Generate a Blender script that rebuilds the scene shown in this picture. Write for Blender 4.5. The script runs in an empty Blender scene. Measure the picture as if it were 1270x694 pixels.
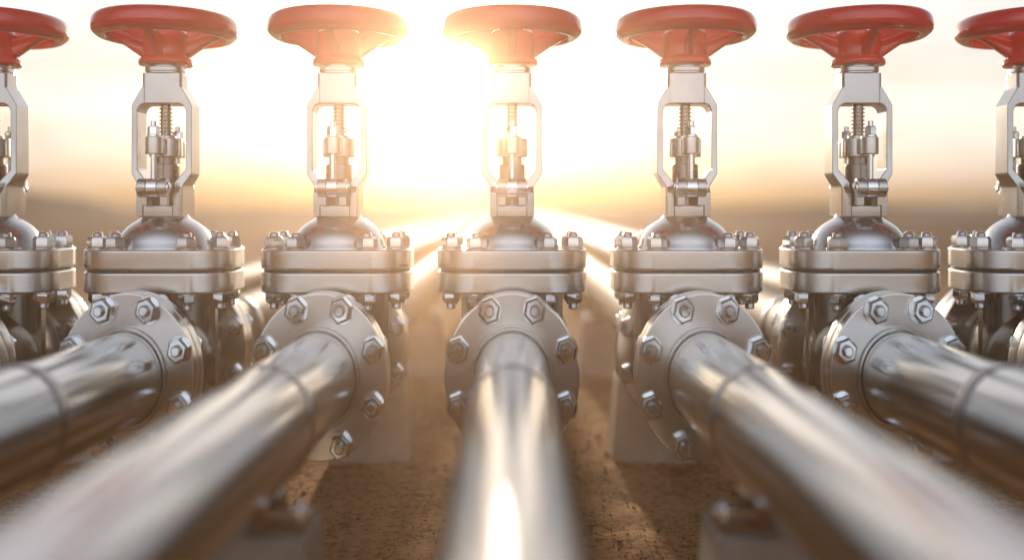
import bpy, bmesh, math, random
from mathutils import Vector, Matrix, noise
random.seed(7)
PI = math.pi
C = bpy.context.scene.collection
sc = bpy.context.scene

KZ = 1.25          # the photographed fittings are taller than they are wide: flanges and pipes are upright ovals
EYE = 0.632        # eye height above ground before KZ
S = 0.442          # spacing of the lines
YV = 2.452         # distance of the valve row
HF = 0.252         # valve centre to outer face of a joint
RP = 0.085         # pipe radius
ZP = -0.3107       # pipe centre relative to the eye
def Z(z): return (z + EYE) * KZ

# ------------------------------------------------------------------ materials
def new_mat(name):
    m = bpy.data.materials.new(name); m.use_nodes = True
    nt = m.node_tree; b = nt.nodes['Principled BSDF']
    return m, nt, b
def nd(nt, t, **kw):
    n = nt.nodes.new(t)
    for k, v in kw.items():
        if k in n.inputs: n.inputs[k].default_value = v
        else: setattr(n, k, v)
    return n
def metal(name, col, rough, rvar=0.1, bump=0.06, scale=60, stretch=(1,1,1), dirt=0.25, dirtcol=None, metallic=1.0, aniso=0.0):
    m, nt, b = new_mat(name)
    tc = nd(nt, 'ShaderNodeTexCoord'); mp = nd(nt, 'ShaderNodeMapping')
    mp.inputs['Scale'].default_value = stretch
    geo = nd(nt, 'ShaderNodeObjectInfo')
    add = nd(nt, 'ShaderNodeVectorMath', operation='ADD')
    sc_ = nd(nt, 'ShaderNodeVectorMath', operation='SCALE'); sc_.inputs['Scale'].default_value = 0.0
    nt.links.new(tc.outputs['Object'], mp.inputs['Vector'])
    comb = nd(nt, 'ShaderNodeCombineXYZ')
    rnd = nd(nt, 'ShaderNodeMath', operation='MULTIPLY'); rnd.inputs[1].default_value = 17.0
    nt.links.new(geo.outputs['Random'], rnd.inputs[0])
    for i in range(3): nt.links.new(rnd.outputs[0], comb.inputs[i])
    nt.links.new(mp.outputs[0], add.inputs[0]); nt.links.new(comb.outputs[0], add.inputs[1])
    n1 = nd(nt, 'ShaderNodeTexNoise', Scale=scale, Detail=6, Roughness=0.65)
    n2 = nd(nt, 'ShaderNodeTexNoise', Scale=9.0, Detail=5, Roughness=0.6)
    nt.links.new(add.outputs[0], n1.inputs['Vector']); nt.links.new(add.outputs[0], n2.inputs['Vector'])
    mr = nd(nt, 'ShaderNodeMapRange'); mr.inputs['From Min'].default_value = 0.3; mr.inputs['From Max'].default_value = 0.7
    mr.inputs['To Min'].default_value = max(0.02, rough - rvar); mr.inputs['To Max'].default_value = rough + rvar
    nt.links.new(n2.outputs['Fac'], mr.inputs['Value']); nt.links.new(mr.outputs[0], b.inputs['Roughness'])
    mx = nd(nt, 'ShaderNodeMix', data_type='RGBA')
    mx.inputs[6].default_value = (*col, 1)
    dc = dirtcol or tuple(c * 0.62 for c in col)
    mx.inputs[7].default_value = (*dc, 1)
    r2 = nd(nt, 'ShaderNodeMapRange'); r2.inputs['From Min'].default_value = 0.42; r2.inputs['From Max'].default_value = 0.72
    r2.inputs['To Min'].default_value = 0; r2.inputs['To Max'].default_value = dirt * 2
    n3 = nd(nt, 'ShaderNodeTexNoise', Scale=22.0, Detail=8, Roughness=0.7)
    nt.links.new(add.outputs[0], n3.inputs['Vector']); nt.links.new(n3.outputs['Fac'], r2.inputs['Value'])
    nt.links.new(r2.outputs[0], mx.inputs[0]); nt.links.new(mx.outputs[2], b.inputs['Base Color'])
    bp = nd(nt, 'ShaderNodeBump', Strength=bump, Distance=0.002)
    nt.links.new(n1.outputs['Fac'], bp.inputs['Height']); nt.links.new(bp.outputs[0], b.inputs['Normal'])
    b.inputs['Metallic'].default_value = metallic
    b.inputs['Anisotropic'].default_value = aniso
    return m
M = {}
M['flange'] = metal('brushed_steel', (0.68, 0.66, 0.64), 0.22, 0.03, 0.012, 260, (1, 1, 5), 0.05)
M['face'] = metal('machined_flange_steel', (0.60, 0.59, 0.58), 0.23, 0.04, 0.01, 260, (1, 1, 1), 0.06)
M['pipe'] = metal('polished_pipe_steel', (0.64, 0.64, 0.64), 0.19, 0.02, 0.012, 160, (1, .3, 1), 0.12)
M['cast'] = metal('cast_steel', (0.27, 0.25, 0.235), 0.23, 0.05, 0.05, 240, (1, 1, 1), 0.2)
M['dome'] = metal('satin_cast_steel', (0.58, 0.60, 0.64), 0.20, 0.03, 0.01, 300, (1, 1, 1), 0.03)
M['yoke'] = metal('satin_steel', (0.54, 0.54, 0.54), 0.21, 0.04, 0.012, 260, (1, 1, 1), 0.07)
M['rear_pipe'] = metal('dusty_pipe_steel', (0.13, 0.115, 0.10), 0.60, 0.05, 0.02, 160, (1, .3, 1), 0.2)  # pipe steel darkened in colour to mute sun highlights on the rear lines
M['bolt'] = metal('zinc_plated_steel', (0.86, 0.88, 0.91), 0.10, 0.04, 0.03, 260, (1, 1, 1), 0.15)
M['stem'] = metal('oiled_stem_steel', (0.50, 0.44, 0.38), 0.20, 0.05, 0.03, 100, (1, 1, 1), 0.3)
M['gasket'] = metal('dark_gasket', (0.03, 0.028, 0.026), 0.55, 0.1, 0.1, 120, (1, 1, 1), 0.1, metallic=0.0)
M['weld'] = metal('dark_weld_steel', (0.50, 0.50, 0.50), 0.27, 0.08, 0.15, 110, (1, 1, 1), 0.2)
M['rust'] = metal('rusty_strap_steel', (0.42, 0.20, 0.09), 0.5, 0.1, 0.3, 120, (1, 1, 1), 0.5, (0.18, .08, .045), metallic=0.4)
# red enamel
m, nt, b = new_mat('red_enamel'); M['red'] = m
tc = nd(nt, 'ShaderNodeTexCoord'); n = nd(nt, 'ShaderNodeTexNoise', Scale=14.0, Detail=6); n2 = nd(nt, 'ShaderNodeTexNoise', Scale=140.0, Detail=3)
nt.links.new(tc.outputs['Object'], n.inputs['Vector']); nt.links.new(tc.outputs['Object'], n2.inputs['Vector'])
mx = nd(nt, 'ShaderNodeMix', data_type='RGBA'); mx.inputs[6].default_value = (0.88, 0.002, 0.006, 1); mx.inputs[7].default_value = (0.74, 0.002, 0.006, 1)
nt.links.new(n.outputs['Fac'], mx.inputs[0]); nt.links.new(mx.outputs[2], b.inputs['Base Color'])
mr = nd(nt, 'ShaderNodeMapRange'); mr.inputs['To Min'].default_value = 0.10; mr.inputs['To Max'].default_value = 0.22
nt.links.new(n.outputs['Fac'], mr.inputs['Value']); nt.links.new(mr.outputs[0], b.inputs['Roughness'])
bp = nd(nt, 'ShaderNodeBump', Strength=0.04, Distance=0.001); nt.links.new(n2.outputs['Fac'], bp.inputs['Height']); nt.links.new(bp.outputs[0], b.inputs['Normal'])
b.inputs['Coat Weight'].default_value = 1.0; b.inputs['Coat Roughness'].default_value = 0.05
# concrete
m, nt, b = new_mat('cast_concrete'); M['concrete'] = m
tc = nd(nt, 'ShaderNodeTexCoord')
n = nd(nt, 'ShaderNodeTexNoise', Scale=7.0, Detail=8, Roughness=.65); n2 = nd(nt, 'ShaderNodeTexNoise', Scale=120.0, Detail=5)
nt.links.new(tc.outputs['Object'], n.inputs['Vector']); nt.links.new(tc.outputs['Object'], n2.inputs['Vector'])
cr = nd(nt, 'ShaderNodeValToRGB'); cr.color_ramp.elements[0].position = .3; cr.color_ramp.elements[1].position = .7
cr.color_ramp.elements[0].color = (0.40, 0.33, 0.28, 1); cr.color_ramp.elements[1].color = (0.56, 0.48, 0.41, 1)
nt.links.new(n.outputs['Fac'], cr.inputs[0]); nt.links.new(cr.outputs[0], b.inputs['Base Color'])
b.inputs['Roughness'].default_value = 0.75
bp = nd(nt, 'ShaderNodeBump', Strength=0.35, Distance=0.003); nt.links.new(n2.outputs['Fac'], bp.inputs['Height']); nt.links.new(bp.outputs[0], b.inputs['Normal'])
# sand
m, nt, b = new_mat('sandy_soil'); M['sand'] = m
tc = nd(nt, 'ShaderNodeTexCoord')
na = nd(nt, 'ShaderNodeTexNoise', Scale=2.2, Detail=9, Roughness=.7)
nb = nd(nt, 'ShaderNodeTexNoise', Scale=42.0, Detail=8, Roughness=.72)
nc = nd(nt, 'ShaderNodeTexVoronoi', Scale=160.0)
for q in (na, nb, nc): nt.links.new(tc.outputs['Object'], q.inputs['Vector'])
cr = nd(nt, 'ShaderNodeValToRGB'); cr.color_ramp.elements[0].position = .43; cr.color_ramp.elements[1].position = .57
cr.color_ramp.elements[0].color = (0.26, 0.12, 0.052, 1); cr.color_ramp.elements[1].color = (0.62, 0.36, 0.18, 1)
e = cr.color_ramp.elements.new(.5); e.color = (0.58, 0.29, 0.125, 1)
ad = nd(nt, 'ShaderNodeMath', operation='MULTIPLY_ADD'); ad.inputs[1].default_value = .38
nt.links.new(na.outputs['Fac'], ad.inputs[0])
hb = nd(nt, 'ShaderNodeMath', operation='MULTIPLY'); hb.inputs[1].default_value = .62
nt.links.new(nb.outputs['Fac'], hb.inputs[0]); nt.links.new(hb.outputs[0], ad.inputs[2])
nt.links.new(ad.outputs[0], cr.inputs[0])
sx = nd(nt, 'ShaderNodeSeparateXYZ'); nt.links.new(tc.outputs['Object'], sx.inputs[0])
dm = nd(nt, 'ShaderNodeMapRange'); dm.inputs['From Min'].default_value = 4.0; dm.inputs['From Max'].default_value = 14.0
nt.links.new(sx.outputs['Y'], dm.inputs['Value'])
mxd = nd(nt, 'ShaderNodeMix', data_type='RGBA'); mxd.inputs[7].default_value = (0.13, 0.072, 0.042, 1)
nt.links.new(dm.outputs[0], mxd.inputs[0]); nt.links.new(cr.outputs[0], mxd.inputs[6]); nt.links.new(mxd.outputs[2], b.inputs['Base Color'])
b.inputs['Roughness'].default_value = 1.0; b.inputs['Specular IOR Level'].default_value = 0.08
bp = nd(nt, 'ShaderNodeBump', Strength=0.9, Distance=0.010); nt.links.new(nb.outputs['Fac'], bp.inputs['Height'])
bp2 = nd(nt, 'ShaderNodeBump', Strength=0.35, Distance=0.004); nt.links.new(nc.outputs['Distance'], bp2.inputs['Height'])
nt.links.new(bp.outputs[0], bp2.inputs['Normal']); nt.links.new(bp2.outputs[0], b.inputs['Normal'])
# pebble, hill
def simple(name, c0, c1, scale):
    m, nt, b = new_mat(name)
    tc = nd(nt, 'ShaderNodeTexCoord'); n = nd(nt, 'ShaderNodeTexNoise', Scale=scale, Detail=6)
    nt.links.new(tc.outputs['Object'], n.inputs['Vector'])
    cr = nd(nt, 'ShaderNodeValToRGB'); cr.color_ramp.elements[0].position = .35; cr.color_ramp.elements[1].position = .65
    cr.color_ramp.elements[0].color = (*c0, 1); cr.color_ramp.elements[1].color = (*c1, 1)
    nt.links.new(n.outputs['Fac'], cr.inputs[0]); nt.links.new(cr.outputs[0], b.inputs['Base Color'])
    b.inputs['Roughness'].default_value = .9
    return m
M['pebble'] = simple('brown_pebbles', (0.06, 0.03, 0.016), (0.36, 0.22, 0.13), 14.0)
M['hill'] = simple('dry_hillside', (0.05, 0.04, 0.032), (0.13, 0.09, 0.06), .6)

# ------------------------------------------------------------------ mesh helpers (heights are relative to the owner, stretched on linking)
def lathe(bm, prof, axis='Z', seg=48, off=(0,0,0), start=0.0, closed=False):
    """prof: list of (radius, along)"""
    off = Vector(off); rings = []
    def P(r, a, t):
        c, s = math.cos(t) * r, math.sin(t) * r
        if axis == 'Z': v = Vector((c, s, a))
        elif axis == 'Y': v = Vector((c, a, s))
        else: v = Vector((a, c, s))
        return v + off
    for r, a in prof:
        if r < 1e-7: rings.append([bm.verts.new(P(0, a, 0))])
        else: rings.append([bm.verts.new(P(r, a, start + 2*PI*i/seg)) for i in range(seg)])
    n = len(rings)
    for k in range(n if closed else n-1):
        A, B = rings[k], rings[(k+1) % n]
        for i in range(seg):
            j = (i+1) % seg
            if len(A) == 1 and len(B) == 1: continue
            if len(A) == 1: bm.faces.new((A[0], B[i], B[j]))
            elif len(B) == 1: bm.faces.new((A[i], A[j], B[0]))
            else: bm.faces.new((A[i], A[j], B[j], B[i]))
    if not closed:
        for R in (rings[0], rings[-1]):
            if len(R) > 1: bm.faces.new(R)
def cyl(bm, r, a0, a1, axis='Z', off=(0,0,0), seg=40, bev=0.0, start=0.0):
    if bev: prof = [(r-bev, a0), (r-bev*.3, a0+bev*.3), (r, a0+bev), (r, a1-bev), (r-bev*.3, a1-bev*.3), (r-bev, a1)]
    else: prof = [(r, a0), (r, a1)]
    lathe(bm, prof, axis, seg, off, start)
def box(bm, x0, x1, y0, y1, z0, z1):
    v = [bm.verts.new((x, y, z)) for z in (z0, z1) for y in (y0, y1) for x in (x0, x1)]
    for f in ((0,2,3,1), (4,5,7,6), (0,1,5,4), (2,6,7,3), (0,4,6,2), (1,3,7,5)): bm.faces.new([v[i] for i in f])
def prism(bm, pts, a0, a1, axis='Z'):
    def P(p, a): return (p[0], p[1], a) if axis == 'Z' else ((p[0], a, p[1]) if axis == 'Y' else (a, p[0], p[1]))
    A = [bm.verts.new(P(p, a0)) for p in pts]; B = [bm.verts.new(P(p, a1)) for p in pts]
    n = len(pts); bm.faces.new(A); bm.faces.new(B)
    for i in range(n): bm.faces.new((A[i], A[(i+1) % n], B[(i+1) % n], B[i]))
def rounded(w, d, c, n=10):
    pts = []
    for (sx, sy, a) in ((1,1,0), (-1,1,PI/2), (-1,-1,PI), (1,-1,1.5*PI)):
        for i in range(n+1):
            t = a + PI/2*i/n
            pts.append((sx*(w-c) + c*math.cos(t), sy*(d-c) + c*math.sin(t)))
    return pts
def bevel(bm, w, seg=2, ang=35):
    bmesh.ops.recalc_face_normals(bm, faces=bm.faces)
    es = [e for e in bm.edges if len(e.link_faces) == 2 and e.calc_face_angle(0) > math.radians(ang)]
    if es: bmesh.ops.bevel(bm, geom=es, offset=w, segments=seg, profile=.5, affect='EDGES', clamp_overlap=True)
def link(name, bm, mat, parent=None, loc=(0,0,0), ang=34, keep=False, wn=True):
    bmesh.ops.recalc_face_normals(bm, faces=bm.faces)
    me = bpy.data.meshes.new(name)
    for v in bm.verts: v.co.z *= KZ
    bm.to_mesh(me)
    if not keep: bm.free()
    for p in me.polygons: p.use_smooth = True
    me.set_sharp_from_angle(angle=math.radians(ang))
    me.materials.append(mat)
    o = bpy.data.objects.new(name, me); C.objects.link(o)
    o.location = (loc[0], loc[1], loc[2]*KZ)
    if parent: o.parent = parent
    if wn:
        w = o.modifiers.new('normals', 'WEIGHTED_NORMAL'); w.keep_sharp = True
    return o
def thing(name, label, cat, loc, group=None):
    o = bpy.data.objects.new(name, None); C.objects.link(o)
    o.empty_display_size = .1
    o.location = loc; o['label'] = label; o['category'] = cat
    if group: o['group'] = group
    return o
def kids(o): return list(o.children)
def tree(o): return (o, [tree(c) for c in kids(o)])       # read once, before copying: children is slow to look up
def copy_tree(t, parent=None):
    o, ch = t
    c = o.copy(); C.objects.link(c); c.parent = parent
    for q in ch: copy_tree(q, c)
    return c

# ------------------------------------------------------------------ bolts
def hexnut(bm, r, h, axis, off, start, direction=1):
    # chamfered hexagonal nut from 0 to h along direction
    d = direction
    lathe(bm, [(r*.95, 0), (r, .0012*d), (r, (h-.0055)*d), (r*.80, h*d)], axis, 6, off, start)
def hexmesh(r, h, axis, d, start):
    bm = bmesh.new()
    cyl(bm, r*1.06, min(0, .003*d), max(0, .003*d), axis, seg=28, bev=.0006)
    off = (0, .0032*d, 0) if axis == 'Y' else (0, 0, .0032*d)
    hexnut(bm, r, h, axis, off, start, d)
    bevel(bm, .0012, 2, 40)
    return bm
mesh_cache = {}
def part(name, key, make, mat, parent, loc, ang=34):
    if key not in mesh_cache:
        o = link(name, make(), mat, parent, loc, ang)
        mesh_cache[key] = o; return o
    o = mesh_cache[key].copy(); o.name = name; C.objects.link(o)
    o.parent = parent; o.location = (loc[0], loc[1], loc[2]*KZ)
    return o
def stud_mesh(r, a, b_, axis):
    bm = bmesh.new()
    n = 3
    prof = [(r*.72, a), (r*.95, a+.0025)]
    t = a + .0025
    while t < a + .014:
        prof += [(r, t+.0008), (r*.90, t+.0018)]; t += .0024
    prof += [(r*.93, a+.02), (r*.93, b_-.02)]
    t = b_ - .014
    while t < b_ - .0026:
        prof += [(r*.90, t+.0006), (r, t+.0016)]; t += .0024
    prof += [(r*.95, b_-.0022), (r*.72, b_)]
    prof.sort(key=lambda q: q[1])
    lathe(bm, prof, axis, 20)
    return bm

# ------------------------------------------------------------------ gate valve (origin on the ground under the stem)
def G(z): return z + EYE      # eye-relative to ground-relative
def make_valve():
    t = thing('gate_valve', 'x', 'valve', (0, 0, 0), 'gate valves in a row across the pipes')
    # body
    bm = bmesh.new()
    lathe(bm, [(.090, -.185), (.094, -.15), (.112, -.10), (.124, -.05), (.127, 0), (.124, .05), (.112, .10), (.094, .15), (.090, .185)], 'Y', 64, (0, 0, G(ZP)))
    secs = []
    for z, w, d in ((-.168, .118, .074), (-.20, .116, .072), (-.26, .114, .070), (-.32, .112, .074), (-.38, .100, .072), (-.425, .078, .056), (-.448, .045, .034)):
        ring = []
        for i in range(48):
            a = 2*PI*i/48; c, s = math.cos(a), math.sin(a)
            ring.append(bm.verts.new((w*math.copysign(abs(c)**.7, c), d*math.copysign(abs(s)**.7, s), G(z))))
        secs.append(ring)
    for A, B in zip(secs, secs[1:]):
        for i in range(48): bm.faces.new((A[i], A[(i+1) % 48], B[(i+1) % 48], B[i]))
    bm.faces.new(secs[0]); bm.faces.new(secs[-1])
    for sx in (-1, 1):
        box(bm, sx*.121-.008, sx*.121+.008, -.012, .012, G(-.36), G(-.168))
        for sy in (-1, 1):
            box(bm, sx*.062-.007, sx*.062+.007, sy*.088-.022, sy*.088+.022, G(-.30), G(-.169))
    link('valve_body', bm, M['cast'], t)
    # drain plug
    bm = bmesh.new(); cyl(bm, .02, G(-.46), G(-.44), seg=6, bev=.003); link('drain_plug', bm, M['bolt'], t)
    # end flanges
    for d in (-1, 1):
        bm = bmesh.new()
        a0, a1 = (.180, .214)
        f = [(.155-.0035, d*a1), (.1545, d*(a1-.001)), (.155, d*(a1-.0035)), (.155, d*(a0+.0035)), (.1545, d*(a0+.001)), (.1515, d*a0), (.100, d*(a0-.0005)), (.093, d*(a0-.016))]
        lathe(bm, f, 'Y', 96, (0, 0, G(ZP)))
        fl = link('end_flange', bm, M['face'], t)
    # bonnet flanges
    for nm, z0, z1 in (('lower_bonnet_flange', -.167, -.1255), ('upper_bonnet_flange', -.1205, -.0812)):
        bm = bmesh.new(); prism(bm, rounded(.188, .130, .100, 14), G(z0), G(z1)); bevel(bm, .0045, 3, 60)
        link(nm, bm, M['flange'], t)
    bm = bmesh.new(); prism(bm, rounded(.181, .123, .094, 10), G(-.1258), G(-.1202)); link('gasket', bm, M['gasket'], t)
    # bonnet bolts
    for x, y in ((-.087, -.101), (.087, -.101), (-.087, .101), (.087, .101), (-.153, -.050), (.153, -.050), (-.153, .050), (.153, .050)):
        s = part('stud', 'stud_z', lambda: stud_mesh(.0128, -.043-.034, .036+.040, 'Z'), M['bolt'], t, (x, y, G(-.124)))
        k = (x*31 + y*17) % 1.0
        n1 = part('nut', 'nut_up', lambda: hexmesh(.0252, .0215, 'Z', 1, .2), M['flange'], s, (0, 0, .0428))
        n2 = part('nut', 'nut_dn', lambda: hexmesh(.0225, .019, 'Z', -1, .2), M['bolt'], s, (0, 0, -.0430))
        n1.rotation_euler[2] = k*6; n2.rotation_euler[2] = k*4
    # bonnet dome
    bm = bmesh.new()
    pr = [(.120, -.0815), (.1195, -.078), (.1155, -.073), (.1135, -.066), (.1095, -.057), (.103, -.048), (.0935, -.039), (.082, -.0315), (.070, -.0255), (.061, -.021), (.0565, -.017), (.0555, -.012), (.050, -.011)]
    lathe(bm, [(r, G(z)) for r, z in pr], 'Z', 96)
    link('bonnet', bm, M['dome'], t, ang=50)
    # yoke: column walls + frame + collar
    bm = bmesh.new()
    outer = [(.048, .246), (.0615, .228), (.076, .208), (.076, .14), (.076, .0693), (.0555, .044), (.0555, .028), (.0555, -.018)]
    inner = [(.047, .2096), (.056, .205), (.061, .196), (.061, .14), (.061, .078), (.0335, .051), (.0335, .029), (.0335, .006)]
    loopO = [(0, .246)] + outer + [(0, -.018)] + [(-x, z) for x, z in outer[::-1]]
    loopI = [(0, .2096)] + inner + [(0, .006)] + [(-x, z) for x, z in inner[::-1]]
    def V(p, y): return bm.verts.new((p[0], y, G(p[1])))
    yd = [.040 if p[1] < .05 else .033 for p in loopO]
    OF = [V(p, -d) for p, d in zip(loopO, yd)]; OB = [V(p, d) for p, d in zip(loopO, yd)]
    IF = [V(p, -d) for p, d in zip(loopI, yd)]; IB = [V(p, d) for p, d in zip(loopI, yd)]
    n = len(OF)
    for i in range(n):
        j = (i+1) % n
        bm.faces.new((OF[i], OF[j], IF[j], IF[i])); bm.faces.new((OB[i], OB[j], IB[j], IB[i]))
        bm.faces.new((OF[i], OF[j], OB[j], OB[i])); bm.faces.new((IF[i], IF[j], IB[j], IB[i]))
    bevel(bm, .0026, 3, 22)
    for sx in (-1, 1):      # column cheeks
        b2 = bmesh.new(); 
        pts = [(-.060, -.017), (.060, -.017), (.060, .030), (.048, .043), (-.048, .043), (-.060, .030)]
        prism(b2, [(p[0], G(p[1])) for p in pts], sx*.0375, sx*.0535, 'X'); bevel(b2, .002, 2)
        me = bpy.data.meshes.new('tmp'); b2.to_mesh(me); b2.free(); bm.from_mesh(me); bpy.data.meshes.remove(me)
    b2 = bmesh.new(); box(b2, -.0360, .0360, -.058, .058, G(-.0165), G(.0045)); bevel(b2, .0015, 2)
    me = bpy.data.meshes.new('tmp'); b2.to_mesh(me); b2.free(); bm.from_mesh(me); bpy.data.meshes.remove(me)
    yk = link('yoke', bm, M['yoke'], t, ang=40)
    bm = bmesh.new()
    prism(bm, rounded(.0500, .0348, .012, 6), G(.2112), G(.2725)); bevel(bm, .0016, 2, 60)
    for pr_ in ((.0465, .0385, .030, .2720, .2765), (.0485, .0410, .032, .2762, .2850)):
        b2 = bmesh.new(); prism(b2, rounded(*pr_[:3], 10), G(pr_[3]), G(pr_[4])); bevel(b2, .0012, 2, 60)
        me = bpy.data.meshes.new('tmp'); b2.to_mesh(me); b2.free(); bm.from_mesh(me); bpy.data.meshes.remove(me)
    cyl(bm, .0400, G(.2845), G(.2945), seg=48)
    link('stem_collar', bm, M['yoke'], t)
    # stem with thread
    bm = bmesh.new(); prof = [(.0125, G(.10)), (.0125, G(.142))]; z = .143
    while z < .212: prof += [(.0128, G(z)), (.0128, G(z+.0022)), (.0172, G(z+.0040)), (.0172, G(z+.0052)), (.0128, G(z+.0070))]; z += .0078
    lathe(bm, prof, 'Z', 32); link('stem', bm, M['stem'], t)
    # packing box + follower
    bm = bmesh.new(); lathe(bm, [(.033, G(.002)), (.033, G(.086)), (.031, G(.089)), (.0255, G(.089)), (.0255, G(.106))], 'Z', 48); link('packing_box', bm, M['cast'], t)
    bm = bmesh.new()
    cyl(bm, .0405, G(.104), G(.1412), bev=.002)
    box(bm, -.0165, .0165, -.08, .08, G(.1075), G(.1385))
    for sy in (-1, 1): cyl(bm, .0212, G(.1062), G(.1402), off=(0, sy*.081, 0), bev=.002)
    cyl(bm, .025, G(.1405), G(.1465), bev=.001)
    link('gland_flange', bm, M['flange'], t)
    for sy in (-1, 1):
        bm = bmesh.new()
        cyl(bm, .0068, G(.045), G(.172), off=(0, sy*.086, 0), seg=20, bev=.0015)
        cyl(bm, .0188, -.0125, .0125, 'X', off=(0, sy*.088, G(.0400)), bev=.0015)
        s = link('eye_bolt', bm, M['bolt'], t)
        bm = bmesh.new(); cyl(bm, .0155, G(.1408), G(.1435), off=(0, sy*.086, 0), seg=24)
        lathe(bm, [(.0140, G(.1436)), (.0145, G(.1446)), (.0145, G(.158)), (.0118, G(.1615))], 'Z', 6, (0, sy*.086, 0), .25)
        link('nut', bm, M['bolt'], s)
        for sx in (-1, 1):
            bm = bmesh.new()
            cyl(bm, .0184, .0145 if sx > 0 else -.0355, .0355 if sx > 0 else -.0145, 'X', off=(0, sy*.088, G(.0400)), bev=.0015)
            lo, hi = sorted((sy*.052, sy*.088))
            box(bm, sx*.025-.0085, sx*.025+.0085, lo, hi, G(.006), G(.050))
            link('hinge_lug', bm, M['yoke'], t)
        bm = bmesh.new()
        lathe(bm, [(0, -.0425), (.006, -.042), (.0105, -.039), (.0115, -.0358), (.0115, .0358), (.0105, .039), (.006, .042), (0, .0425)], 'X', 24, (0, sy*.088, G(.0400)))
        link('hinge_pin', bm, M['bolt'], t)
    # handwheel
    sec = [(.1788, .3580), (.1792, .364), (.1785, .372), (.1762, .379), (.1715, .385), (.1645, .3885), (.1575, .3895), (.1500, .3875), (.1440, .3820), (.1412, .374), (.1405, .362), (.1415, .352), (.1450, .3460), (.1520, .3430), (.1620, .3445), (.1720, .3500), (.1770, .3545)]
    bm = bmesh.new(); lathe(bm, [(r, G(z)) for r, z in sec], 'Z', 128, closed=True)
    hw = link('handwheel', bm, M['red'], t, ang=44)
    bm = bmesh.new()
    lathe(bm, [(.040, G(.2885)), (.0640, G(.2900)), (.0665, G(.2925)), (.0670, G(.2970)), (.0655, G(.3010)), (.0610, G(.3040)), (.0575, G(.3070)), (.0565, G(.3120)), (.0560, G(.3420)), (.0535, G(.3560)), (.0500, G(.3590)), (.022, G(.3600))], 'Z', 64)
    link('hub', bm, M['red'], hw, ang=50)
    bm = bmesh.new(); cyl(bm, .030, G(.3605), G(.380), seg=6, bev=.003); cyl(bm, .015, G(.379), G(.392), seg=24, bev=.002); link('lock_nut', bm, M['bolt'], hw)
    for k in range(4):
        bm = bmesh.new()
        path = [(.045, .303, .345, .0125), (.062, .3085, .3475, .0118), (.080, .3185, .352, .0112), (.100, .3295, .3580, .0108), (.122, .3400, .3650, .0112), (.148, .3490, .3740, .0140)]
        prev = None
        for r, z0, z1, w in path:
            c = .3*w; h = (z1-z0)*.2
            pts = [(-w, z0+h), (-w+c, z0), (w-c, z0), (w, z0+h), (w, z1-h), (w-c, z1), (-w+c, z1), (-w, z1-h)]
            ring = [bm.verts.new(Matrix.Rotation(k*PI/2, 3, 'Z') @ Vector((x, -r, G(z)))) for x, z in pts]
            if prev:
                for i in range(8): bm.faces.new((prev[i], prev[(i+1) % 8], ring[(i+1) % 8], ring[i]))
            else: bm.faces.new(ring)
            prev = ring
        bm.faces.new(prev); link('spoke', bm, M['red'], hw, ang=70)
    return t

# ------------------------------------------------------------------ pipes: origin at the joint face centre on the ground, running in direction d
def make_pipe(d, length, rings, name='steel_pipe'):
    t = thing(name, 'x', 'pipe', (0, 0, 0))
    bm = bmesh.new()
    L = length
    prof = [(RP, 0.0), (RP, d*.3)]
    y = .8
    while y < L: prof.append((RP, d*y)); y += .8
    prof.append((RP, d*L))
    lathe(bm, prof, 'Y', 96, (0, 0, G(ZP)))
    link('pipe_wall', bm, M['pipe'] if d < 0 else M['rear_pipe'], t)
    # flange on the pipe: outer face at 0, inner face at -.034
    bm = bmesh.new()
    f = [(.1515, -d*.0340), (.1545, -d*.033), (.155, -d*.0305), (.155, -d*.0035), (.1545, -d*.001), (.1515, 0), (RP+.0125, 0.0), (RP+.0115, -d*.0030), (RP+.0085, -d*.0030), (RP+.0080, d*.0060), (RP+.0070, d*.0075), (RP+.0030, d*.0075), (RP+.0005, d*.0020)]
    lathe(bm, f, 'Y', 128, (0, 0, G(ZP)))
    fl = link('flange', bm, M['face'], t)
    bm = bmesh.new(); cyl(bm, .1300, -d*.0345 if d > 0 else .0345, -d*.0379 if d > 0 else .0379, 'Y', off=(0, 0, G(ZP)), seg=64)
    link('gasket', bm, M['gasket'], t)
    for k in range(8):
        a = PI/8 + k*PI/4
        x, z = .1340*math.cos(a), .1340*math.sin(a)
        s = part('stud', 'stud_y%d' % d, lambda: stud_mesh(.0112, -.072-.033, .037, 'Y') if d > 0 else stud_mesh(.0112, -.037, .105, 'Y'), M['bolt'], fl, (x, 0, G(ZP)+z))
        n1 = part('nut', 'nut_o%d' % d, lambda: hexmesh(.0255, .0225, 'Y', d, .3), M['bolt'], s, (0, d*.0003, 0))
        n2 = part('nut', 'nut_i%d' % d, lambda: hexmesh(.0225, .018, 'Y', -d, .3), M['bolt'], s, (0, -d*.0723, 0))
    for r in rings:
        bm = bmesh.new()
        lathe(bm, [(RP-.001, d*r-.022), (RP+.0010, d*r-.018), (RP+.0024, d*r-.012), (RP+.0032, d*r-.004), (RP+.0032, d*r+.004), (RP+.0024, d*r+.012), (RP+.0010, d*r+.018), (RP-.001, d*r+.022)], 'Y', 96, (0, 0, G(ZP)))
        link('weld_ring', bm, M['weld'], t)
    return t

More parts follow.
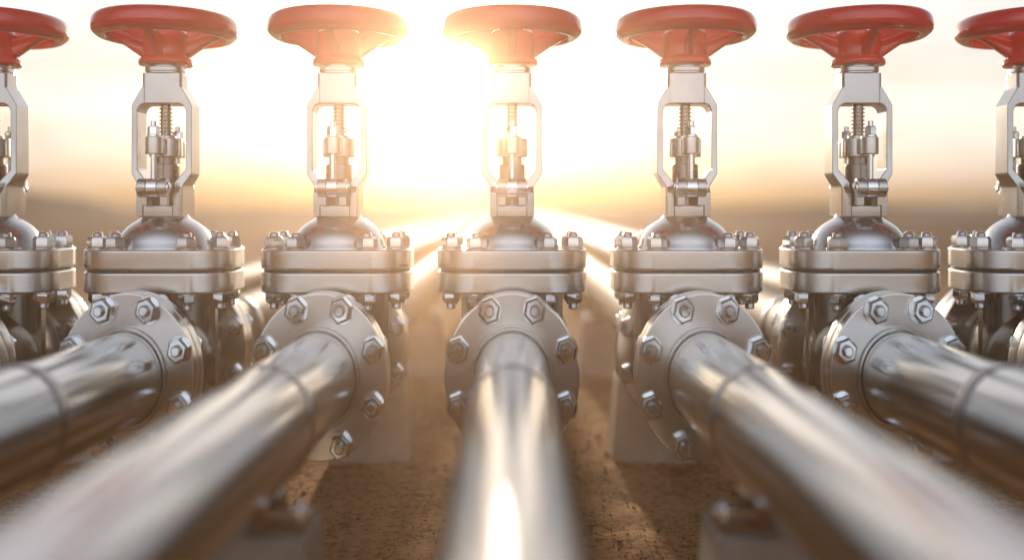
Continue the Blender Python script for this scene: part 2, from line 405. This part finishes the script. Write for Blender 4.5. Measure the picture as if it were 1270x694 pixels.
# ------------------------------------------------------------------ support block (origin on the ground at its centre)
def make_block():
    t = thing('pipe_support', 'x', 'support', (0, 0, 0), 'concrete pipe supports')
    bm = bmesh.new()
    wb, wt, db, dt, h = .150, .124, .100, .088, G(-.424)
    v = [bm.verts.new(p) for p in [(-wb,-db,-.02), (wb,-db,-.02), (wb,db,-.02), (-wb,db,-.02), (-wt,-dt,h), (wt,-dt,h), (wt,dt,h), (-wt,dt,h)]]
    for f in ((0,3,2,1), (4,5,6,7), (0,1,5,4), (1,2,6,5), (2,3,7,6), (3,0,4,7)): bm.faces.new([v[i] for i in f])
    bevel(bm, .006, 3)
    link('block', bm, M['concrete'], t)
    bm = bmesh.new(); box(bm, -.118, .118, -.040, .040, h+.0005, h+.010); bevel(bm, .002, 2)
    sd = link('saddle_plate', bm, M['rust'], t)
    bm = bmesh.new()
    # cradle hugging the underside of the pipe
    n = 20; pts = []
    for i in range(n+1):
        a = -PI/2 - .72 + 1.44*i/n; pts.append(((RP+.0015)*math.cos(a), G(ZP)+(RP+.0015)*math.sin(a)))
    pts = pts + [(.064, G(-.380)), (.070, h+.0105), (-.070, h+.0105), (-.064, G(-.380))]
    prism(bm, pts, -.034, .034, 'Y'); link('cradle', bm, M['cast'], t)
    for sy in (-1,):
        s = link('tie_bar', stud_mesh(.0085, -.132, .132, 'X'), M['bolt'], t, (0, sy*.0445, G(-.399)))
        for sx in (-1, 1):
            bm = bmesh.new(); hexnut(bm, .0170, .015, 'X', (sx*.104, 0, 0), .3, sx); bevel(bm, .001, 2, 40)
            link('nut', bm, M['bolt'], s)
        bm = bmesh.new(); box(bm, -.050, .050, sy*.0345 if sy > 0 else -.0540, .0540 if sy > 0 else -.0345, G(-.4125), G(-.3875)); bevel(bm, .003, 2)
        link('clamp_block', bm, M['rust'], t)
    return t

KS = [-3, -2, -1, 0, 1, 2, 3]
VL = {-3: 'red handwheel gate valve cut off by the left edge of the photo',
      -2: 'first complete red handwheel valve from the left edge, over the dark left pipe',
      -1: 'gate valve with red handwheel standing immediately left of the sun-washed middle valve',
      0: 'middle gate valve straight against the sun, its handwheel washed out to orange',
      1: 'gate valve with red handwheel standing immediately right of the sun-washed middle valve',
      2: 'last complete red handwheel valve before the right edge, over the dark right pipe',
      3: 'red handwheel gate valve cut off by the right edge of the photo'}
FL = {-3: 'steel pipe of the valve cut off by left edge, only its flange showing',
      -2: 'dark shining pipe from the first complete valve, leaving at the left edge',
      -1: 'large bright blurred pipe running down to the bottom left corner',
      0: 'polished pipe in the middle running straight towards the viewer with two bright streaks',
      1: 'large bright blurred pipe running down to the bottom right corner',
      2: 'dark shining pipe from the last complete valve, leaving at the right edge',
      3: 'steel pipe of the valve cut off by right edge, only its flange showing'}
RL = {-3: 'rear pipe receding behind the valve cut off by the left edge',
      -2: 'rear pipe receding behind the first complete valve from the left edge',
      -1: 'bright rear pipe receding to the horizon just left of the middle valve',
      0: 'rear pipe hidden behind the middle valve, receding to the horizon',
      1: 'bright rear pipe receding to the horizon just right of the middle valve',
      2: 'rear pipe receding behind the last complete valve before the right edge',
      3: 'rear pipe receding behind the valve cut off by the right edge'}
v0 = make_valve(); f0 = make_pipe(-1, 5.6, [.48, 2.4, 4.3]); f0['group'] = 'pipes running towards the viewer'
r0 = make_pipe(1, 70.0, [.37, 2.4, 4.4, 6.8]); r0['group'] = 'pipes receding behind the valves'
tv, tf, tr = tree(v0), tree(f0), tree(r0)
for i, k in enumerate(KS):
    v = v0 if i == 0 else copy_tree(tv); v.location = (k*S, YV, 0); v['label'] = VL[k]
    f = f0 if i == 0 else copy_tree(tf); f.location = (k*S, YV-HF, 0); f['label'] = FL[k]
    r = r0 if i == 0 else copy_tree(tr); r.location = (k*S, YV+HF, 0); r['label'] = RL[k]
# every nut sits a little differently, as tightened by hand
for o in bpy.data.objects:
    if o.name.startswith('nut') and o.parent.name.startswith('stud') and o.parent.parent.name.startswith('gate_valve'):
        o.rotation_euler[2] = random.uniform(0, PI/3)
WHERE = {-3: 'the valve cut off by the left edge', -2: 'the first complete valve from the left', -1: 'the valve left of the middle one', 0: 'the middle valve',
         1: 'the valve right of the middle one', 2: 'the last complete valve before the right edge', 3: 'the valve cut off by the right edge'}
b0 = make_block(); tb = tree(b0); first = True
for y, w in ((1.605, 'near'), (3.065, 'behind'), (4.55, 'far')):
    for k in KS:
        if y < 2 and k in (0, -2, 2, -3, 3): continue
        if y > 4 and abs(k) > 1: continue
        b = b0 if first else copy_tree(tb); first = False
        b.location = (k*S, y, 0)
        if w == 'near': b.scale = (.88, .85, 1)
        if w == 'near': b['label'] = 'concrete support block under the blurred pipe at the bottom %s, nearest the viewer' % ('left' if k < 0 else 'right')
        elif w == 'behind': b['label'] = 'concrete pipe support block standing just behind %s' % WHERE[k]
        else: b['label'] = 'farther concrete support block on the pipe line behind %s' % WHERE[k]

# ------------------------------------------------------------------ ground
def axis_pts(lo, hi, fine_lo, fine_hi, step, grow=1.35):
    a = []; x = fine_lo
    while x <= fine_hi: a.append(x); x += step
    s = step; x = fine_hi
    while x < hi: s *= grow; x += s; a.append(min(x, hi))
    s = step; x = fine_lo
    while x > lo: s *= grow; x -= s; a.insert(0, max(x, lo))
    return a
bm = bmesh.new()
xs = axis_pts(-900, 900, -2.4, 2.4, .03); ys = axis_pts(-400, 1500, .8, 5.5, .03)
grid = []
for y in ys:
    row = []
    for x in xs:
        near = 1.0 if (abs(x) < 2.6 and .6 < y < 6) else 0.0
        h = 0
        if near:
            h = .012*noise.noise((x*2.3, y*2.3, 1)) + .007*noise.noise((x*9, y*9, 3)) + .0035*noise.noise((x*27, y*27, 5))
        d = math.hypot(x, y)
        if d > 12: h += min(1, (d-12)/40)*.10*noise.noise((x*.05, y*.05, 2))
        row.append(bm.verts.new((x, y, h)))
    grid.append(row)
for a in range(len(ys)-1):
    for b_ in range(len(xs)-1):
        bm.faces.new((grid[a][b_], grid[a][b_+1], grid[a+1][b_+1], grid[a+1][b_]))
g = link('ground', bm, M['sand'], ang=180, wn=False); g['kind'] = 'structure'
# pebbles and clods
tb_ = bmesh.new(); bmesh.ops.create_icosphere(tb_, subdivisions=1, radius=1)
tb_.verts.ensure_lookup_table()
tv_ = [v.co.copy() for v in tb_.verts]; tfc = [[v.index for v in f.verts] for f in tb_.faces]; tb_.free()
vs_, fs_ = [], []
for i in range(14000):
    x = random.uniform(-1.7, 1.7); y = random.uniform(1.0, 4.6)
    s_ = random.uniform(.0010, .0030) if random.random() < .96 else random.uniform(.0035, .0075)
    h = .012*noise.noise((x*2.3, y*2.3, 1)) + .007*noise.noise((x*9, y*9, 3)) + .0035*noise.noise((x*27, y*27, 5))
    a = random.uniform(0, 6); ca, sa = math.cos(a), math.sin(a); e_ = random.uniform(.8, 1.6); b0_ = len(vs_)
    for v in tv_:
        px, py, pz = (v.x + random.uniform(-.22, .22))*s_*e_, (v.y + random.uniform(-.22, .22))*s_, (v.z + random.uniform(-.2, .2))*s_*.7
        vs_.append((x + px*ca - py*sa, y + px*sa + py*ca, (h + s_*.2 + pz)*KZ))
    fs_ += [[q + b0_ for q in f] for f in tfc]
me = bpy.data.meshes.new('pebbles'); me.from_pydata(vs_, [], fs_); me.materials.append(M['pebble'])
p = bpy.data.objects.new('pebbles', me); C.objects.link(p)
p['kind'] = 'stuff'; p['label'] = 'small brown pebbles scattered over the sandy ground'; p['category'] = 'pebbles'
# far hills
def hill(cx, cy, w, d, h, sd):
    bm = bmesh.new(); n = 40; rows = []
    for a in range(n+1):
        row = []
        for b_ in range(n+1):
            u, v = a/n*2-1, b_/n*2-1
            e = max(0, 1-u*u)**1.3 * max(0, 1-v*v)**1.3
            row.append(bm.verts.new((cx+u*w, cy+v*d, -.2 + h*e*(1+.35*noise.noise((u*3+sd, v*3, sd))) + .2*e)))
        rows.append(row)
    for a in range(n):
        for b_ in range(n): bm.faces.new((rows[a][b_], rows[a+1][b_], rows[a+1][b_+1], rows[a][b_+1]))
    o = link('hill', bm, M['hill'], ang=180, wn=False); o['kind'] = 'structure'
hill(-47, 80, 17, 20, 2.0, 3); hill(56, 90, 22, 22, 1.15, 8); hill(-20, 150, 60, 20, .9, 5); hill(50, 170, 70, 20, 1.0, 6)

# ------------------------------------------------------------------ world and light
SUN_AZ = math.radians(-2.9)        # from +Y, negative = to the left
SUN_EL = math.radians(8.0)
sd = Vector((math.sin(SUN_AZ)*math.cos(SUN_EL), math.cos(SUN_AZ)*math.cos(SUN_EL), math.sin(SUN_EL)))
w = bpy.data.worlds.new('World'); sc.world = w; w.use_nodes = True
nt = w.node_tree; nt.nodes.clear()
out = nd(nt, 'ShaderNodeOutputWorld'); bg = nd(nt, 'ShaderNodeBackground'); nt.links.new(bg.outputs[0], out.inputs['Surface'])
sky = nd(nt, 'ShaderNodeTexSky', sky_type='NISHITA', sun_disc=False, sun_elevation=SUN_EL, sun_rotation=SUN_AZ, dust_density=2.0, air_density=1.0)
tc = nd(nt, 'ShaderNodeTexCoord'); sep = nd(nt, 'ShaderNodeSeparateXYZ'); nt.links.new(tc.outputs['Generated'], sep.inputs[0])
ramp = nd(nt, 'ShaderNodeValToRGB')
els = [(0.0, (.17, .12, .09)), (.085, (.22, .15, .11)), (.097, (.25, .165, .115)), (.111, (.40, .285, .20)), (.128, (.70, .55, .45)), (.150, (.91, .80, .70)), (.18, (.98, .90, .80)), (.22, (1.0, .95, .87)), (.28, (.98, .96, .93)), (.45, (.80, .84, .88)), (1.0, (.58, .62, .70))]
cr = ramp.color_ramp
cr.elements[0].position = 0; cr.elements[0].color = (*els[0][1], 1); cr.elements[1].position = 1; cr.elements[1].color = (*els[-1][1], 1)
for p_, c_ in els[1:-1]:
    e = cr.elements.new(p_); e.color = (*c_, 1)
mr = nd(nt, 'ShaderNodeMapRange'); mr.inputs['From Min'].default_value = -.11; mr.inputs['From Max'].default_value = 1.0
# clouds shift the band heights and the brightness
mp = nd(nt, 'ShaderNodeMapping'); mp.inputs['Scale'].default_value = (2.2, 2.2, 13.0); nt.links.new(tc.outputs['Generated'], mp.inputs[0])
cn = nd(nt, 'ShaderNodeTexNoise', Scale=1.7, Detail=7, Roughness=.55, Distortion=.4); nt.links.new(mp.outputs[0], cn.inputs['Vector'])
nt.links.new(sep.outputs['Z'], mr.inputs['Value']); nt.links.new(mr.outputs[0], ramp.inputs[0])
cl = nd(nt, 'ShaderNodeMapRange'); cl.inputs['From Min'].default_value = .38; cl.inputs['From Max'].default_value = .62; cl.inputs['To Min'].default_value = .80; cl.inputs['To Max'].default_value = 1.06
nt.links.new(cn.outputs['Fac'], cl.inputs['Value'])
# azimuth: sun-side sky ahead, added bright fill patch behind the camera
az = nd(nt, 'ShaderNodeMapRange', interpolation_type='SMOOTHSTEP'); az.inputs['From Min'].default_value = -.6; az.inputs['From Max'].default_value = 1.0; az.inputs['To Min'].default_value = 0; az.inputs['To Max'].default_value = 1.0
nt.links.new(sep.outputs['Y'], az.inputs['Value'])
m1 = nd(nt, 'ShaderNodeMath', operation='MULTIPLY'); nt.links.new(cl.outputs[0], m1.inputs[0]); yr = nd(nt, 'ShaderNodeValToRGB'); qy = [(0.0, 1.0), (.11, .92), (.27, .30), (.40, .09), (.66, .11), (.80, .45), (.90, .98), (1.0, 1.0)]  # sky darkened at both sides to give the metal dark edges
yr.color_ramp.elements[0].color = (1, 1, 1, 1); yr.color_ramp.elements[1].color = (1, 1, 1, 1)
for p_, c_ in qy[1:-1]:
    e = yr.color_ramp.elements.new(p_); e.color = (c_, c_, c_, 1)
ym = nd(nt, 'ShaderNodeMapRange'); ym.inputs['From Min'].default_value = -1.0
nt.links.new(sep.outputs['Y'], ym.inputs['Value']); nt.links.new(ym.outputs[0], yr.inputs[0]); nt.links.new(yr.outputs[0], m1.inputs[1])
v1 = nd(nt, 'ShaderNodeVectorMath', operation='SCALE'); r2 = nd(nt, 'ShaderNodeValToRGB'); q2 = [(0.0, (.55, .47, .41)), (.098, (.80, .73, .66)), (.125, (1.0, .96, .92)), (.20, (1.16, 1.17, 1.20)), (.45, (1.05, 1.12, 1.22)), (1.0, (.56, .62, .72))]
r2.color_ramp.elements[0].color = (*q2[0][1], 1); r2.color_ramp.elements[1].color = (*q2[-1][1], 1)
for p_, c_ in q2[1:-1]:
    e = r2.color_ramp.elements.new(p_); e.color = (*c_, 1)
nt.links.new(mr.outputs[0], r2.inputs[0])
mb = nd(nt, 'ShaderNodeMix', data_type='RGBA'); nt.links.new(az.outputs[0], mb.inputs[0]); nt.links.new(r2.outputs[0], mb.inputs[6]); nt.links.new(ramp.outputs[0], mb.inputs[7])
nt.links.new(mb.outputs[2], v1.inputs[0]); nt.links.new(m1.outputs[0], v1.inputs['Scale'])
# glow of the sun in the sky
dt = nd(nt, 'ShaderNodeVectorMath', operation='DOT_PRODUCT'); dt.inputs[1].default_value = sd; nt.links.new(tc.outputs['Generated'], dt.inputs[0])
cla = nd(nt, 'ShaderNodeMath', operation='MAXIMUM'); cla.inputs[1].default_value = 0; nt.links.new(dt.outputs['Value'], cla.inputs[0])
def glow(pw, col, k):
    p = nd(nt, 'ShaderNodeMath', operation='POWER'); p.inputs[1].default_value = pw; nt.links.new(cla.outputs[0], p.inputs[0])
    s = nd(nt, 'ShaderNodeVectorMath', operation='SCALE'); s.inputs[0].default_value = [c*k for c in col]; nt.links.new(p.outputs[0], s.inputs['Scale'])
    return s
ga = glow(120, (1, .90, .74), .55); gb = glow(26, (1, .82, .66), .10)
a1 = nd(nt, 'ShaderNodeVectorMath', operation='ADD'); nt.links.new(ga.outputs[0], a1.inputs[0]); nt.links.new(gb.outputs[0], a1.inputs[1])
a2 = nd(nt, 'ShaderNodeVectorMath', operation='ADD'); gz = nd(nt, 'ShaderNodeMapRange', interpolation_type='SMOOTHSTEP'); gz.inputs['From Min'].default_value = -.005; gz.inputs['From Max'].default_value = .085; gz.inputs['To Min'].default_value = .12
nt.links.new(sep.outputs['Z'], gz.inputs['Value'])
gs = nd(nt, 'ShaderNodeVectorMath', operation='SCALE'); nt.links.new(a1.outputs[0], gs.inputs[0]); nt.links.new(gz.outputs[0], gs.inputs['Scale'])
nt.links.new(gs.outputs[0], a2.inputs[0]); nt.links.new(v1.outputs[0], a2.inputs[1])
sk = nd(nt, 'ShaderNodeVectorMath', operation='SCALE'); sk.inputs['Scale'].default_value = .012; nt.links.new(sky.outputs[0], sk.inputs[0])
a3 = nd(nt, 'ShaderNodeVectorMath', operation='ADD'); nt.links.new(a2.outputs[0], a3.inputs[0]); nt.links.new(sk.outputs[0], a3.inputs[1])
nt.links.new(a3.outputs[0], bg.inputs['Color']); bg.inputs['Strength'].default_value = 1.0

sun = bpy.data.lights.new('sun', 'SUN'); sun.energy = 4.8; sun.angle = math.radians(2.5); sun.color = (1, .82, .62)
so = bpy.data.objects.new('sun', sun); C.objects.link(so); so.rotation_euler = sd.to_track_quat('Z', 'Y').to_euler()

# added thin scattering volume, stands in for sun glare over the middle valves
hz_m = bpy.data.materials.new('dust_haze'); hz_m.use_nodes = True; nt = hz_m.node_tree; nt.nodes.clear()
o_ = nd(nt, 'ShaderNodeOutputMaterial'); vs = nd(nt, 'ShaderNodeVolumeScatter'); vs.inputs['Color'].default_value = (1.0, .68, .44, 1)
vs.inputs['Density'].default_value = .028; vs.inputs['Anisotropy'].default_value = .855
v2 = nd(nt, 'ShaderNodeVolumeScatter'); v2.inputs['Color'].default_value = (1.0, .66, .40, 1); v2.inputs['Density'].default_value = .003; v2.inputs['Anisotropy'].default_value = .91
va = nd(nt, 'ShaderNodeAddShader'); nt.links.new(vs.outputs[0], va.inputs[0]); nt.links.new(v2.outputs[0], va.inputs[1])
nt.links.new(va.outputs[0], o_.inputs['Volume'])
bm = bmesh.new(); box(bm, -4, 4, -1.2, 3.6, -.3, 2.6)
hz = link('haze', bm, hz_m, wn=False); hz['kind'] = 'structure'

# ------------------------------------------------------------------ camera
cam = bpy.data.cameras.new('camera'); co = bpy.data.objects.new('camera', cam); C.objects.link(co); sc.camera = co
co.location = (0, 0, Z(0)); co.rotation_euler = (PI/2, 0, 0)
cam.lens = 1190/1270*36; cam.sensor_width = 36; cam.sensor_fit = 'HORIZONTAL'
cam.shift_y = -89/1270; cam.clip_start = .05; cam.clip_end = 4000
cam.dof.use_dof = True; cam.dof.focus_distance = 2.34; cam.dof.aperture_fstop = .64
sc.view_settings.view_transform = 'Standard'; sc.view_settings.look = 'None'; sc.view_settings.exposure = 0; sc.view_settings.gamma = 1
sc.render.engine = 'CYCLES'; sc.cycles.use_denoising = True
sc.cycles.volume_bounces = 0; sc.cycles.max_bounces = 8; sc.cycles.sample_clamp_indirect = 6
